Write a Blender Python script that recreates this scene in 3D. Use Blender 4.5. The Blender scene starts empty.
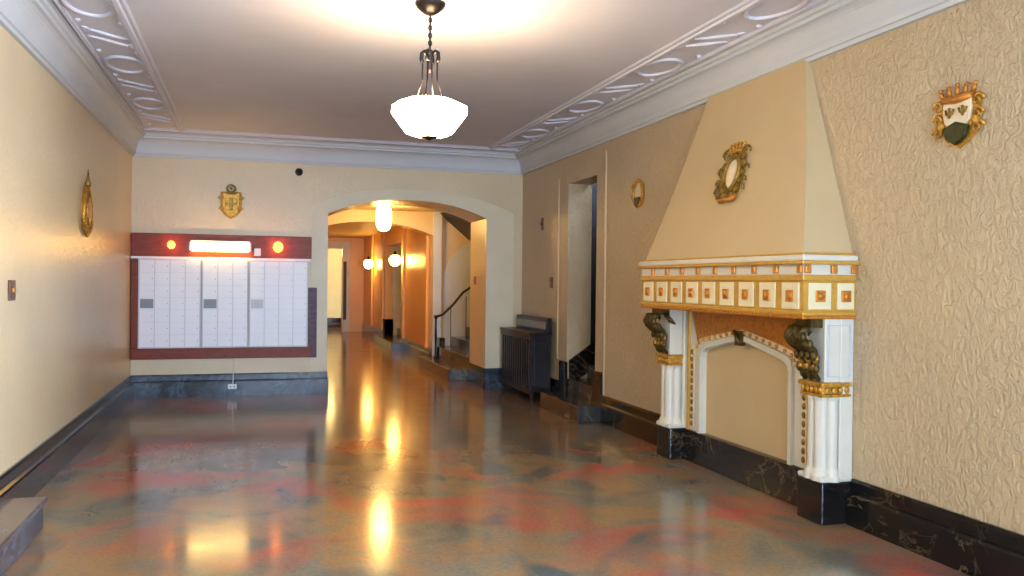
import bpy, bmesh, math, random
from math import pi, sin, cos, tan, radians as R, atan2, hypot
from mathutils import Vector, Matrix
random.seed(7)
S = bpy.context.scene
COL = S.collection

# ------------------------------------------------------------------ layout (metres; camera stands at x=0, y=0)
XL, XR, YB = -1.487, 3.615, 11.506      # left wall, right wall, back wall
ZCR, ZC = 3.02, 3.30                    # underside of the crown moulding, ceiling
YF = -6.5                               # entrance wall behind the camera
CX = 3.04                               # right wall of the corridor
YJ = 12.4                               # far face of the thick arch wall
ZCC = 2.74                              # corridor ceiling

# ------------------------------------------------------------------ materials
def lin(c):
    return tuple((v / 12.92 if v <= .04045 else ((v + .055) / 1.055) ** 2.4) for v in c)
class NT:
    def __init__(s, name):
        s.m = bpy.data.materials.new(name); s.m.use_nodes = True
        s.t = s.m.node_tree; s.n = s.t.nodes; s.l = s.t.links
        s.b = s.n['Principled BSDF']; s.o = s.n['Material Output']
        s.tc = s.n.new('ShaderNodeTexCoord')
    def link(s, a, b): s.l.new(a, b)
    def noise(s, scale, detail=4, rough=.5, vec=None, dist=0):
        n = s.n.new('ShaderNodeTexNoise'); n.inputs['Scale'].default_value = scale
        n.inputs['Detail'].default_value = detail; n.inputs['Roughness'].default_value = rough
        n.inputs['Distortion'].default_value = dist
        s.link(vec or s.tc.outputs['Object'], n.inputs['Vector']); return n
    def voro(s, scale, feature='F1', vec=None):
        n = s.n.new('ShaderNodeTexVoronoi'); n.feature = feature; n.inputs['Scale'].default_value = scale
        s.link(vec or s.tc.outputs['Object'], n.inputs['Vector']); return n
    def ramp(s, fac, stops, interp='LINEAR'):
        n = s.n.new('ShaderNodeValToRGB'); cr = n.color_ramp; cr.interpolation = interp
        while len(cr.elements) < len(stops): cr.elements.new(.5)
        for e, (p, c) in zip(cr.elements, stops):
            e.position = p; e.color = (*c, 1) if len(c) == 3 else c
        s.link(fac, n.inputs['Fac']); return n
    def mix(s, fac, a, b, mode='MIX'):
        n = s.n.new('ShaderNodeMix'); n.data_type = 'RGBA'; n.blend_type = mode
        for v, i in ((fac, 0), (a, 6), (b, 7)):
            if hasattr(v, 'links'): s.link(v, n.inputs[i])
            elif i == 0: n.inputs[0].default_value = v
            else: n.inputs[i].default_value = (*v, 1)
        return n.outputs[2]
    def bump(s, h, strength, dist=.01):
        n = s.n.new('ShaderNodeBump'); n.inputs['Strength'].default_value = strength
        n.inputs['Distance'].default_value = dist
        s.link(h, n.inputs['Height']); s.link(n.outputs[0], s.b.inputs['Normal']); return n
    def mapping(s, scale=(1, 1, 1), rot=(0, 0, 0)):
        n = s.n.new('ShaderNodeMapping'); n.inputs['Scale'].default_value = scale; n.inputs['Rotation'].default_value = rot
        s.link(s.tc.outputs['Object'], n.inputs['Vector']); return n.outputs[0]
    def set(s, **k):
        for a, v in k.items(): s.b.inputs[a.replace('_', ' ')].default_value = v
        return s

def paint(name, srgb, rough=.5, var=.06, scale=3., bump=0, bscale=60, spec=.5, metal=0, bdist=.004):
    t = NT(name); c = lin(srgb)
    n = t.noise(scale, 5, .6)
    r = t.ramp(n.outputs['Fac'], [(.3, tuple(v * (1 - var) for v in c)), (.7, tuple(min(1, v * (1 + var)) for v in c))])
    t.link(r.outputs[0], t.b.inputs['Base Color'])
    t.set(Roughness=rough, Specular_IOR_Level=spec, Metallic=metal)
    if bump:
        b = t.noise(bscale, 4, .6); t.bump(b.outputs['Fac'], bump, bdist)
    return t.m

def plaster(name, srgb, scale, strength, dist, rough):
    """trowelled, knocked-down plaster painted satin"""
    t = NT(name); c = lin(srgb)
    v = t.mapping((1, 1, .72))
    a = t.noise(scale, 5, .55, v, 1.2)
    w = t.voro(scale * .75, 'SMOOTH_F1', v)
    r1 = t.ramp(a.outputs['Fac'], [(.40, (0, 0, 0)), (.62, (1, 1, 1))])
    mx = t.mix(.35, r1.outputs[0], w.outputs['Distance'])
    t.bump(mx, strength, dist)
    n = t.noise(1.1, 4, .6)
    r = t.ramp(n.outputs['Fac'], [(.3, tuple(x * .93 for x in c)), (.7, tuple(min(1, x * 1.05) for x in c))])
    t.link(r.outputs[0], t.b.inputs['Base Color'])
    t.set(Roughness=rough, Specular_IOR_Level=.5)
    return t.m

def marble(name, base, vein, rough=.16, scale=2.2, vw=.06):
    t = NT(name)
    d = t.noise(scale, 6, .65, None, 1.5)
    v = t.ramp(d.outputs['Fac'], [(.5 - vw, (0, 0, 0)), (.5, (1, 1, 1)), (.5 + vw * .6, (0, 0, 0))])
    d2 = t.noise(scale * .6, 3, .5)
    sel = t.ramp(d2.outputs['Fac'], [(.42, (0, 0, 0)), (.54, (1, 1, 1))])
    f = t.mix(1., v.outputs[0], sel.outputs[0], 'MULTIPLY')
    cl = t.noise(scale * 3, 4, .6)
    b = t.ramp(cl.outputs['Fac'], [(.3, tuple(x * .7 for x in lin(base))), (.75, tuple(x * 1.5 for x in lin(base)))])
    t.link(t.mix(f, b.outputs[0], lin(vein)), t.b.inputs['Base Color'])
    t.set(Roughness=rough, Specular_IOR_Level=.5)
    return t.m

def glow(name, srgb, strength, rough=.3):
    t = NT(name); c = lin(srgb)
    n = t.noise(9, 3, .6)
    r = t.ramp(n.outputs['Fac'], [(.25, tuple(x * .85 for x in c)), (.75, c)])
    t.link(r.outputs[0], t.b.inputs['Emission Color']); t.link(r.outputs[0], t.b.inputs['Base Color'])
    t.set(Emission_Strength=strength, Roughness=rough)
    return t.m

def wood(name, srgb, rough=.25, scale=(1, 1, 14)):
    t = NT(name); c = lin(srgb)
    n = t.noise(3, 6, .65, t.mapping(scale), .8)
    r = t.ramp(n.outputs['Fac'], [(.3, tuple(x * .6 for x in c)), (.7, tuple(min(1, x * 1.25) for x in c))])
    t.link(r.outputs[0], t.b.inputs['Base Color']); t.set(Roughness=rough)
    return t.m

def gilt(name, srgb, dark=.35, rough=.42, metal=.55):
    """gold paint with dark antiquing left in the hollows of the casting"""
    t = NT(name); c = lin(srgb)
    n = t.noise(38, 4, .7)
    r = t.ramp(n.outputs['Fac'], [(.30, tuple(x * dark for x in c)), (.52, c), (.8, tuple(min(1, x * 1.25) for x in c))])
    t.link(r.outputs[0], t.b.inputs['Base Color'])
    t.bump(n.outputs['Fac'], .5, .006)
    t.set(Roughness=rough, Metallic=metal)
    return t.m

M = {}
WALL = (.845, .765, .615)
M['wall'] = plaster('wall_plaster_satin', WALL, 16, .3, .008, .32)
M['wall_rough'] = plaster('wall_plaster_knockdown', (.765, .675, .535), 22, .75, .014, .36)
M['surround'] = paint('arch_surround_pale', (.86, .81, .69), .42, .05, 2, .2, 14)
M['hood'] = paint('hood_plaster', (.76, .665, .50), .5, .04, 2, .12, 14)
M['ceil'] = paint('ceiling_plaster', (.80, .80, .85), .7, .05, 1.2, .3, 9)
M['crown'] = paint('crown_paint', (.765, .775, .79), .5, .03, 3)
M['corr'] = plaster('corridor_plaster', (.90, .70, .40), 7, .2, .006, .35)
M['corr_ceil'] = paint('corridor_ceiling', (.84, .74, .55), .55, .05, 2)
M['pale'] = paint('stair_plaster', (.80, .82, .82), .5, .05, 2, .15, 20)
M['yellow'] = paint('yellow_room_paint', (.90, .83, .55), .5, .04, 2)
M['black'] = marble('black_marble', (.085, .08, .08), (.36, .30, .21), .14, 1.9, .022)
M['slate'] = marble('slate_blue_marble', (.185, .215, .25), (.30, .35, .42), .14, 3.2, .1)
M['slate'].node_tree.nodes['Principled BSDF'].inputs['Specular IOR Level'].default_value = .18
M['step'] = marble('step_marble', (.27, .255, .28), (.40, .38, .39), .14, 3, .1)
M['step_dark'] = marble('step_dark_marble', (.17, .165, .165), (.42, .40, .36), .16, 3, .08)
M['mantel'] = paint('mantel_cream', (.81, .795, .735), .38, .04, 5)
M['panel'] = paint('frieze_panel_cream', (.87, .82, .66), .4, .05, 6)
M['gold'] = gilt('gilt_ochre', (.80, .59, .22))
M['goldband'] = paint('gilt_band', (.78, .60, .25), .4, .12, 20, .15, 60, .5, .25)
M['orange'] = gilt('gilt_orange', (.80, .52, .20), .6)
M['antique'] = gilt('gilt_antique', (.58, .46, .17), .18)
M['darkgreen'] = gilt('gilt_dark_green', (.20, .21, .08), .4)
M['leaf'] = gilt('acanthus_black_gilt', (.36, .29, .12), .08)
M['cream'] = paint('shield_cream', (.88, .80, .66), .45, .06, 9)
M['bronze'] = paint('dark_bronze', (.13, .11, .12), .35, .2, 8, 0, 60, .5, .6)
M['iron'] = paint('wrought_iron', (.09, .08, .085), .42, .2, 8, 0, 60, .5, .5)
M['ebony'] = wood('ebonised_wood', (.145, .13, .135), .3)
M['darkvoid'] = wood('unlit_brown', (.13, .085, .06), .5)  # dark brown that stands in for shade in the unlit stairs and gap
M['redwood'] = wood('red_mahogany', (.52, .20, .07), .4, (3, 1, 12)); M['redwood'].node_tree.nodes['Principled BSDF'].inputs['Specular IOR Level'].default_value = .25
M['plum_grey'] = wood('plum_grey_stile', (.42, .33, .38), .45, (3, 1, 12))  # right stile of the same frame, in a greyer plum tone
for k_ in ('plum_grey', 'ebony'): M[k_].node_tree.nodes['Principled BSDF'].inputs['Specular IOR Level'].default_value = .2
M['mailbox'] = paint('mailbox_enamel', (.955, .96, .985), .38, .01, 5)
M['mailgap'] = paint('mailbox_gap', (.80, .81, .85), .5, .05, 5)
M['plate'] = paint('number_plate_grey', (.50, .53, .57), .4, .1, 30)
M['plate_pale'] = paint('number_plate_pale', (.76, .77, .80), .4, .05, 30)
M['steel'] = paint('lock_steel', (.62, .62, .64), .3, .1, 20, 0, 60, .5, .8)
M['white'] = paint('white_plastic', (.93, .93, .93), .35, .02, 10)
M['brown'] = paint('brown_bakelite', (.36, .20, .09), .3, .1, 20)
M['brass'] = paint('aged_brass', (.60, .42, .18), .35, .15, 20, 0, 60, .5, .8)
M['globe'] = glow('globe_glass', (1., .80, .46), 44.)
M['sconce'] = glow('sconce_glass', (1., .77, .40), 44.)
M['bowl'] = glow('pendant_glass', (1., .90, .72), 32.)
M['tube'] = glow('fluorescent_tube', (1., .82, .46), 15.)
M['amber'] = glow('amber_lamp', (1., .50, .14), 12.)

def floor_mat():
    t = NT('mottled_polished_floor')
    v = t.mapping((1., .8, 1))
    base = t.noise(1.5, 5, .6, v, .4)
    c0 = t.ramp(base.outputs['Fac'], [(.30, lin((.36, .37, .33))), (.45, lin((.46, .43, .36))), (.56, lin((.55, .43, .30))), (.70, lin((.42, .43, .36)))])
    rn = t.noise(1.15, 2.5, .45, t.mapping((1., 1.05, 1), (0, 0, .6)), .5)
    rm = t.ramp(rn.outputs['Fac'], [(.50, (0, 0, 0)), (.68, (1, 1, 1))])
    c1 = t.mix(rm.outputs[0], c0.outputs[0], lin((.64, .32, .27)))
    gn = t.noise(1.5, 2.5, .5, t.mapping((1.1, .9, 1), (0, 0, 1.9)), .5)
    gm = t.ramp(gn.outputs['Fac'], [(.52, (0, 0, 0)), (.68, (1, 1, 1))])
    c2 = t.mix(gm.outputs[0], c1, lin((.32, .345, .34)))
    fn = t.noise(38, 4, .7)
    fm = t.ramp(fn.outputs['Fac'], [(.35, (.86, .86, .86)), (.65, (1.08, 1.08, 1.08))])
    t.link(t.mix(1., c2, fm.outputs[0], 'MULTIPLY'), t.b.inputs['Base Color'])
    rr = t.noise(2.3, 4, .6)
    rg = t.ramp(rr.outputs['Fac'], [(.3, (.11, .11, .11)), (.7, (.18, .18, .18))])
    t.link(rg.outputs[0], t.b.inputs['Roughness'])
    t.bump(t.noise(5, 3, .5).outputs['Fac'], .05, .006)
    t.set(Specular_IOR_Level=.30)
    return t.m
M['floor'] = floor_mat()

def glass_mat():
    t = NT('clear_glazing')
    tr = t.n.new('ShaderNodeBsdfTransparent'); gl = t.n.new('ShaderNodeBsdfGlossy'); gl.inputs['Roughness'].default_value = .02
    fr = t.n.new('ShaderNodeFresnel'); fr.inputs['IOR'].default_value = 1.3
    mx = t.n.new('ShaderNodeMixShader')
    t.link(fr.outputs[0], mx.inputs[0]); t.link(tr.outputs[0], mx.inputs[1]); t.link(gl.outputs[0], mx.inputs[2])
    t.link(mx.outputs[0], t.o.inputs['Surface'])
    return t.m
M['glass'] = glass_mat()

# ------------------------------------------------------------------ mesh builder
class MB:
    def __init__(s): s.v, s.f, s.mi, s.sm = [], [], [], []; s.m = 0; s.smooth = False
    def add(s, vs, fs, smooth=None):
        o = len(s.v); s.v += [tuple(v) for v in vs]
        for f in fs: s.f.append([o + i for i in f]); s.mi.append(s.m); s.sm.append(s.smooth if smooth is None else smooth)
        return s
    def box(s, a, b):
        x0, x1 = sorted((a[0], b[0])); y0, y1 = sorted((a[1], b[1])); z0, z1 = sorted((a[2], b[2]))
        vs = [(x, y, z) for z in (z0, z1) for y in (y0, y1) for x in (x0, x1)]
        return s.add(vs, [(0, 2, 3, 1), (4, 5, 7, 6), (0, 1, 5, 4), (2, 6, 7, 3), (0, 4, 6, 2), (1, 3, 7, 5)], False)
    def prism(s, poly, fn, a, b, smooth=False):
        """extrude a 2-D polygon between depths a and b; fn(u, v, w) -> xyz"""
        n = len(poly)
        vs = [fn(u, v, a) for u, v in poly] + [fn(u, v, b) for u, v in poly]
        fs = [tuple(range(n))[::-1], tuple(range(n, 2 * n))]
        s.add(vs, fs, False)
        o = len(s.v)
        s.add(vs, [(i, (i + 1) % n, n + (i + 1) % n, n + i) for i in range(n)], smooth)
        return s
    def loft(s, rings, closed=True, caps=True, smooth=False):
        n = len(rings[0]); vs = [p for r in rings for p in r]; fs = []
        for k in range(len(rings) - 1):
            for i in range(n if closed else n - 1):
                j = (i + 1) % n
                fs.append((k * n + i, k * n + j, (k + 1) * n + j, (k + 1) * n + i))
        s.add(vs, fs, smooth)
        if caps and closed:
            s.add(rings[0], [tuple(range(n))[::-1]], False); s.add(rings[-1], [tuple(range(n))], False)
        return s
    def lathe(s, prof, c=(0, 0, 0), n=20, axis='z', smooth=True, caps=True):
        rings = []
        for r, h in prof:
            ring = []
            for i in range(n):
                a = 2 * pi * i / n; p = (r * cos(a), r * sin(a), h)
                if axis == 'x': p = (p[2], p[0], p[1])
                if axis == 'y': p = (p[0], p[2], p[1])
                ring.append((c[0] + p[0], c[1] + p[1], c[2] + p[2]))
            rings.append(ring)
        return s.loft(rings, True, caps, smooth)
    def tube(s, pts, r, n=8, flat=1.0, smooth=True):
        pts = [Vector(p) for p in pts]; rings = []
        rr = r if isinstance(r, (list, tuple)) else [r] * len(pts)
        up = Vector((0, 0, 1))
        for i, p in enumerate(pts):
            d = (pts[min(i + 1, len(pts) - 1)] - pts[max(i - 1, 0)]).normalized()
            u = up if abs(d.dot(up)) < .95 else Vector((0, 1, 0))
            a = d.cross(u).normalized(); b = a.cross(d).normalized()
            rings.append([tuple(p + a * rr[i] * cos(2 * pi * k / n) + b * rr[i] * flat * sin(2 * pi * k / n)) for k in range(n)])
        return s.loft(rings, True, True, smooth)
    def ring(s, pts, r, n=8, smooth=True):
        """closed tube lying in any plane"""
        P = [Vector(p) for p in pts]; N = len(P); c = sum(P, Vector()) / N
        nrm = sum(((P[i] - c).cross(P[(i + 1) % N] - c) for i in range(N)), Vector()).normalized()
        rings = []
        for i in range(N):
            d = (P[(i + 1) % N] - P[i - 1]).normalized(); a = d.cross(nrm).normalized()
            rings.append([tuple(P[i] + a * r * cos(2 * pi * k / n) + nrm * r * sin(2 * pi * k / n)) for k in range(n)])
        rings.append(rings[0])
        return s.loft(rings, True, False, smooth)
    def ball(s, c, r, n=12, m=8):
        if not isinstance(r, (tuple, list)): r = (r, r, r)
        rings = [[(c[0] + r[0] * sin(pi * k / m) * cos(2 * pi * i / n), c[1] + r[1] * sin(pi * k / m) * sin(2 * pi * i / n), c[2] - r[2] * cos(pi * k / m)) for i in range(n)] for k in range(1, m)]
        s.loft(rings, True, False, True)
        s.add([(c[0], c[1], c[2] - r[2])] + rings[0], [(0, (i + 1) % n + 1, i + 1) for i in range(n)], True)
        s.add([(c[0], c[1], c[2] + r[2])] + rings[-1], [(0, i + 1, (i + 1) % n + 1) for i in range(n)], True)
        return s
    def build(s, name, mats, parent=None, bevel=0, weld=True, seg=2):
        if not isinstance(mats, (list, tuple)): mats = [mats]
        me = bpy.data.meshes.new(name); me.from_pydata(s.v, [], s.f)
        for m in mats: me.materials.append(M[m] if isinstance(m, str) else m)
        for p, mi, sm in zip(me.polygons, s.mi, s.sm): p.material_index = mi; p.use_smooth = sm
        bm = bmesh.new(); bm.from_mesh(me)
        if weld: bmesh.ops.remove_doubles(bm, verts=bm.verts, dist=1e-5)
        bmesh.ops.recalc_face_normals(bm, faces=bm.faces); bm.to_mesh(me); bm.free(); me.update()
        o = bpy.data.objects.new(name, me); COL.objects.link(o)
        if parent is not None: o.parent = parent
        if bevel:
            b = o.modifiers.new('bevel', 'BEVEL'); b.width = bevel; b.segments = seg; b.limit_method = 'ANGLE'; b.angle_limit = R(40)
        return o
def tag(o, label, cat, group=None):
    o['label'] = label; o['category'] = cat
    if group: o['group'] = group
    return o
def thing(name, label, cat, loc=(0, 0, 0), rot=(0, 0, 0), group=None):
    o = bpy.data.objects.new(name, None); COL.objects.link(o); o.location = loc; o.rotation_euler = rot
    o.empty_display_size = .1
    return tag(o, label, cat, group)
def struct(o): o['kind'] = 'structure'; return o
def lab(o, label): o['label'] = label; return o
def dup(root, loc, label, group=None):
    r = root.copy(); COL.objects.link(r); r.location = loc; r['label'] = label
    if group: r['group'] = group
    for ch in list(root.children):
        c = ch.copy(); COL.objects.link(c); c.parent = r
        for g in list(ch.children):
            d = g.copy(); COL.objects.link(d); d.parent = c
    return r
def arc(c, r, a0, a1, n=12, ry=None):
    ry = r if ry is None else ry
    return [(c[0] + r * cos(a0 + (a1 - a0) * i / n), c[1] + ry * sin(a0 + (a1 - a0) * i / n)) for i in range(n + 1)]
XZ = lambda u, v, w: (u, w, v)      # polygon in the x-z plane, depth along y
YZ = lambda u, v, w: (w, u, v)      # polygon in the y-z plane, depth along x
XY = lambda u, v, w: (u, v, w)

# ------------------------------------------------------------------ SETTING: floor, ceiling, walls
struct(MB().box((-2.0, YF - .3, -.12), (6.2, 28.2, 0)).build('floor', 'floor'))
struct(MB().box((XL - .25, YF - .25, ZC), (XR + .35, YB + .02, ZC + .15)).build('ceiling', 'ceil'))

# left wall with the side entrance off to the left of the frame
DL0, DL1, DLZ = 4.45, 5.45, 2.25
struct(MB().prism([(YF - .25, 0), (DL0, 0), (DL0, DLZ), (DL1, DLZ), (DL1, 0), (YB + .02, 0), (YB + .02, ZC + .02), (YF - .25, ZC + .02)], YZ, XL - .25, XL).build('wall_left', 'wall'))
# right wall with the stair doorway
DR0, DR1, DRZ = 8.76, 9.66, 2.70
WR0, WR1, WRA, WRZ = -1.4, 3.05, .35, 2.75    # unseen window added in the right wall to brighten the left wall
m = MB()
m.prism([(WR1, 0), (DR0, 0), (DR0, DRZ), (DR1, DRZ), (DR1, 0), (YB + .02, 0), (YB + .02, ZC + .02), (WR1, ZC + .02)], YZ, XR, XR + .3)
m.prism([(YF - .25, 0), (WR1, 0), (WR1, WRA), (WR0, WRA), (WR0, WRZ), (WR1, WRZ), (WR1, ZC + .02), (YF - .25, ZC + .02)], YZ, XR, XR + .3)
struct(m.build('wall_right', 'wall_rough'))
w = struct(MB().box((XR + .0, WR0, WRA - .03), (XR + .25, WR1, WRA)).build('added_window', 'mantel'))
m = MB()
for i in range(4):
    y = WR0 + (WR1 - WR0) * i / 3; m.box((XR + .12, y - .03, WRA), (XR + .19, y + .03, WRZ))
for z in (WRA + .03, (WRA + WRZ) / 2, WRZ - .03): m.box((XR + .125, WR0, z - .03), (XR + .185, WR1, z + .03))
m.build('window_frame', 'mantel', w)
MB().box((XR + .15, WR0, WRA), (XR + .156, WR1, WRZ)).build('window_pane', 'glass', w)
# back wall with the broad flat arch
AX0, AX1 = .912, 3.085
def arch_top(n=16):
    # flat basket arch: haunches rise from 2.36 to 2.60
    pts = []
    for i in range(n + 1):
        u = i / n; x = AX0 + (AX1 - AX0) * u
        k = abs(2 * u - 1)
        pts.append((x, 2.385 + .215 * (1 - k ** 2.3)))
    return pts
at = arch_top()
struct(MB().prism([(XL - .25, 0), (AX0, 0)] + at + [(AX1, 0), (XR + .3, 0), (XR + .3, ZC + .02), (XL - .25, ZC + .02)], XZ, YB, YJ).build('wall_back', 'wall'))
# thin margin around the arch, paler than the wall
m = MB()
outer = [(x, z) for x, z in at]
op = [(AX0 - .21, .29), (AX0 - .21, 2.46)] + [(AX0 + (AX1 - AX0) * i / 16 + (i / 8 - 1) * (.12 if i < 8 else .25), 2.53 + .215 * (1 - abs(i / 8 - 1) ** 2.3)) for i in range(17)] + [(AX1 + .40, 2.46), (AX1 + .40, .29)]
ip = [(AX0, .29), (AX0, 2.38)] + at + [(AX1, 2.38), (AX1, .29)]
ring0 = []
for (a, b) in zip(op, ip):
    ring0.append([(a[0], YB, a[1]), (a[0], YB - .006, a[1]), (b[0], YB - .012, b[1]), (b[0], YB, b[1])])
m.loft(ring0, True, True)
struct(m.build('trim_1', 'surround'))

# front (entrance) wall: a wide glazed screen onto the street
FX0, FX1, FZ = -1.1, 2.9, 2.8
struct(MB().prism([(XL - .25, 0), (FX0, 0), (FX0, FZ), (FX1, FZ), (FX1, 0), (XR + .3, 0), (XR + .3, ZC + .02), (XL - .25, ZC + .02)], XZ, YF - .25, YF).build('wall_front', 'wall'))
w = struct(MB().box((FX0, YF - .14, .0), (FX1, YF - .09, .0001 + .001)).build('window_1', 'bronze'))
m = MB()
for i in range(5):
    x = FX0 + (FX1 - FX0) * i / 4; m.box((x - .035, YF - .16, 0), (x + .035, YF - .08, FZ))
for z in (.04, 2.1, FZ - .04): m.box((FX0, YF - .155, z - .04), (FX1, YF - .085, z + .04))
m.build('window_frame', 'bronze', w)
MB().box((FX0, YF - .125, .02), (FX1, YF - .119, FZ)).build('window_pane', 'glass', w)
d = struct(MB().box((XL - .16, DL0, .186), (XL - .08, DL1, .2)).build('door_1', 'bronze'))
m = MB()
for y in (DL0 + .04, (DL0 + DL1) / 2, DL1 - .04): m.box((XL - .16, y - .04, .19), (XL - .08, y + .04, DLZ))
for z in (.25, 1.05, DLZ - .05): m.box((XL - .155, DL0, z - .05), (XL - .085, DL1, z + .05))
m.build('door_frame', 'bronze', d)
MB().box((XL - .14, DL0, .2), (XL - .10, DL1, DLZ)).build('door_leaf', 'redwood', d)
MB().box((XL - .085, (DL0 + DL1) / 2 + .06, .95), (XL - .045, (DL0 + DL1) / 2 + .09, 1.25)).build('door_handle', 'brass', d)

# crown mouldings, running along each wall
prof = [(0, 3.02), (.03, 3.02), (.034, 3.045), (.05, 3.05), (.056, 3.075)]
prof += [(.056 + .094 * (1 - cos(t)), 3.075 + .155 * sin(t)) for t in [i * pi / 2 / 7 for i in range(1, 8)]]
prof += [(.155, 3.232), (.157, 3.255), (.178, 3.262), (.182, 3.285), (.205, 3.287), (.212, 3.30), (0, 3.30)]
def crown(name, fn, a, b): return struct(MB().loft([[fn(d, z, a) for d, z in prof], [fn(d, z, b) for d, z in prof]], True, True).build(name, 'crown'))
crown('trim_2', lambda d, z, t: (XL + d, t, z), YF, YB)
crown('trim_3', lambda d, z, t: (XR - d, t, z), YF, YB)
crown('trim_4', lambda d, z, t: (t, YB - d, z), XL, XR)
# flat frieze of the ceiling: two inner rails and the relief scrolls, one mesh per side
def rail(m, fn, d, w, a, b, h=.028):
    pr = [(d - w / 2, 3.301), (d - w / 2, 3.292), (d - w / 4, 3.30 - h), (d + w * .05, 3.30 - h), (d + w * .12, 3.288), (d + w * .35, 3.285), (d + w / 2, 3.295), (d + w / 2, 3.301)]
    m.loft([[fn(dd, z, a) for dd, z in pr], [fn(dd, z, b) for dd, z in pr]], True, True)
def motif(m, X, y, kind, sgn):
    z = 3.296; r = .018
    if kind == 0:
        m.ring([(X + .15 * cos(t), y + .27 * sin(t), z) for t in [2 * pi * i / 24 for i in range(24)]], r, 6)
    else:
        for dy in (-.1, .1):
            m.tube([(X - .145 + .29 * i / 10, y + dy + sgn * .11 * sin((i / 10 - .5) * 2.6) , z) for i in range(11)], [.005 + .012 * sin(pi * i / 10) for i in range(11)], 6)
        for s_ in (-1, 1): m.tube([(X + s_ * (.145 - .04 * sin(t)), y + s_ * sgn * .2 - s_ * sgn * .05 * cos(t), z) for t in [i * pi / 6 for i in range(7)]], .009, 6)
    for s_ in (-1, 1): m.ball((X + s_ * .14, y + .41 , z), (.022, .022, .016), 8, 6)
for nm, fn, sgn, y0 in (('trim_5', lambda d, z, t: (XL + d, t, z), 1, 7.8), ('trim_6', lambda d, z, t: (XR - d, t, z), -1, 6.42)):
    m = MB(); rail(m, fn, .615, .10, YF + .2, YB - .48); rail(m, fn, .235, .035, YF + .2, YB - .48, .02)
    X = fn(.425, 0, 0)[0]; k = -18
    while True:
        y = y0 + .83 * k
        if y > YB - .75: break
        if y > YF + .6: motif(m, X, y, k % 2, sgn)
        k += 1
    struct(m.build(nm, 'ceil'))
m = MB(); rail(m, lambda d, z, t: (t, YB - d, z), .5, .10, XL + .2, XR - .2)
struct(m.build('trim_7', 'ceil'))

# stepped marble baseboards
BP = [(0, 0), (.05, 0), (.05, .185), (.045, .2), (.022, .205), (.022, .27), (.016, .288), (0, .288)]
def base(name, fn, a, b, mat): return struct(MB().loft([[fn(d, z, a) for d, z in BP], [fn(d, z, b) for d, z in BP]], True, True).build(name, mat))
bl = lambda d, z, t: (XL + d, t, z)
br = lambda d, z, t: (XR - d, t, z)
base('baseboard_left', bl, DL1 + .05, YB, 'black')
base('baseboard_right', br, YF, 4.49, 'black')
base('baseboard_right', br, 6.79, DR0 - .21, 'black')
base('baseboard_right', br, DR1 + .2, YB, 'black')
bk = lambda d, z, t: (t, YB - d * .7, z)
base('baseboard_back', bk, XL, AX0, 'slate')
base('baseboard_back', bk, AX1 - .0, XR, 'slate')
base('baseboard_arch', lambda d, z, t: (AX1 - d * .5, t, z), YB, YJ, 'black')
base('baseboard_arch', lambda d, z, t: (AX0 + d * .5, t, z), YB, YJ, 'slate')
# marble skirting blocks that step up on both jambs of the stair doorway
struct(MB().box((XR - .028, DR1 + .0, 0), (XR + .02, DR1 + .2, .545)).build('trim_8', 'black', None, .004))
struct(MB().box((XR - .028, DR0 - .21, 0), (XR + .02, DR0 - .0, .53)).build('trim_9', 'black', None, .004))
# thin plaster beads flanking the doorway
for nm, y in (('trim_10', 8.5), ('trim_11', 9.98)):
    m = MB(); m.lathe([(.016, .288 if y < 9 else .55), (.016, 2.93 if y < 9 else 2.80)], (XR, y, 0), 12); struct(m.build(nm, 'wall'))

# ------------------------------------------------------------------ stair behind the doorway in the right wall
YS0, YS1 = 8.70, DR1
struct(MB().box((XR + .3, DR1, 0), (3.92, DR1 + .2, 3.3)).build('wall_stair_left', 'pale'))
struct(MB().box((XR + .3, YS0 - .2, 0), (6.0, YS0, 3.3)).build('wall_stair_right', 'darkvoid'))  # stairwell walls coloured dark to give the unlit depth
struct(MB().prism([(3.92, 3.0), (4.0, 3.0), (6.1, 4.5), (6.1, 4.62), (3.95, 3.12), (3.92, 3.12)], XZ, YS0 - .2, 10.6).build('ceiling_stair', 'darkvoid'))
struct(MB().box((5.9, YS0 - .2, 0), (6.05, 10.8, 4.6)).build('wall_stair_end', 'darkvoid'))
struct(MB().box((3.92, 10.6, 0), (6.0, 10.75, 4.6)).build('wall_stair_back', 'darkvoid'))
pts = [(3.5, 0)]
t = thing('marble_staircase', 'dark marble steps climbing inside the narrow doorway of the right wall', 'stairs', (XR, 9.21, 0))
def LX(x): return x - XR
m = MB()
for k in range(7):
    m.box((LX(3.625 + .26 * k), YS0 - 9.21 + .06, 0), (LX(3.625 + .26 * (k + 1)), YS1 - 9.21, .17 * (k + 1) + .17))
m.build('tread', 'step_dark', t, .006)
sk = [(LX(3.64), .25), (LX(3.64), .56), (LX(3.92), .755), (LX(5.4), 1.77), (LX(5.4), 1.4)]
MB().prism(sk, XZ, YS1 - 9.21 - .03, YS1 - 9.21 - .001).build('skirting', 'black', t)
s1 = tag(MB().box((3.30, 8.47, 0), (XR - .001, 9.72, .182)).build('marble_step', 'step_dark', None, .012), 'low dark marble step below the narrow doorway in the right wall', 'step')
# step by the side entrance, lower left corner
t = thing('marble_step', 'grey marble step against the left wall, cut by the lower left corner', 'step', (XL, 4.55, 0))
MB().box((.0, -1.2, 0), (.285, 1.1, .15)).build('riser', 'slate', t, .004)
MB().box((.0, -1.22, .15), (.305, 1.13, .186)).build('tread', 'step', t, .008)

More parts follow.
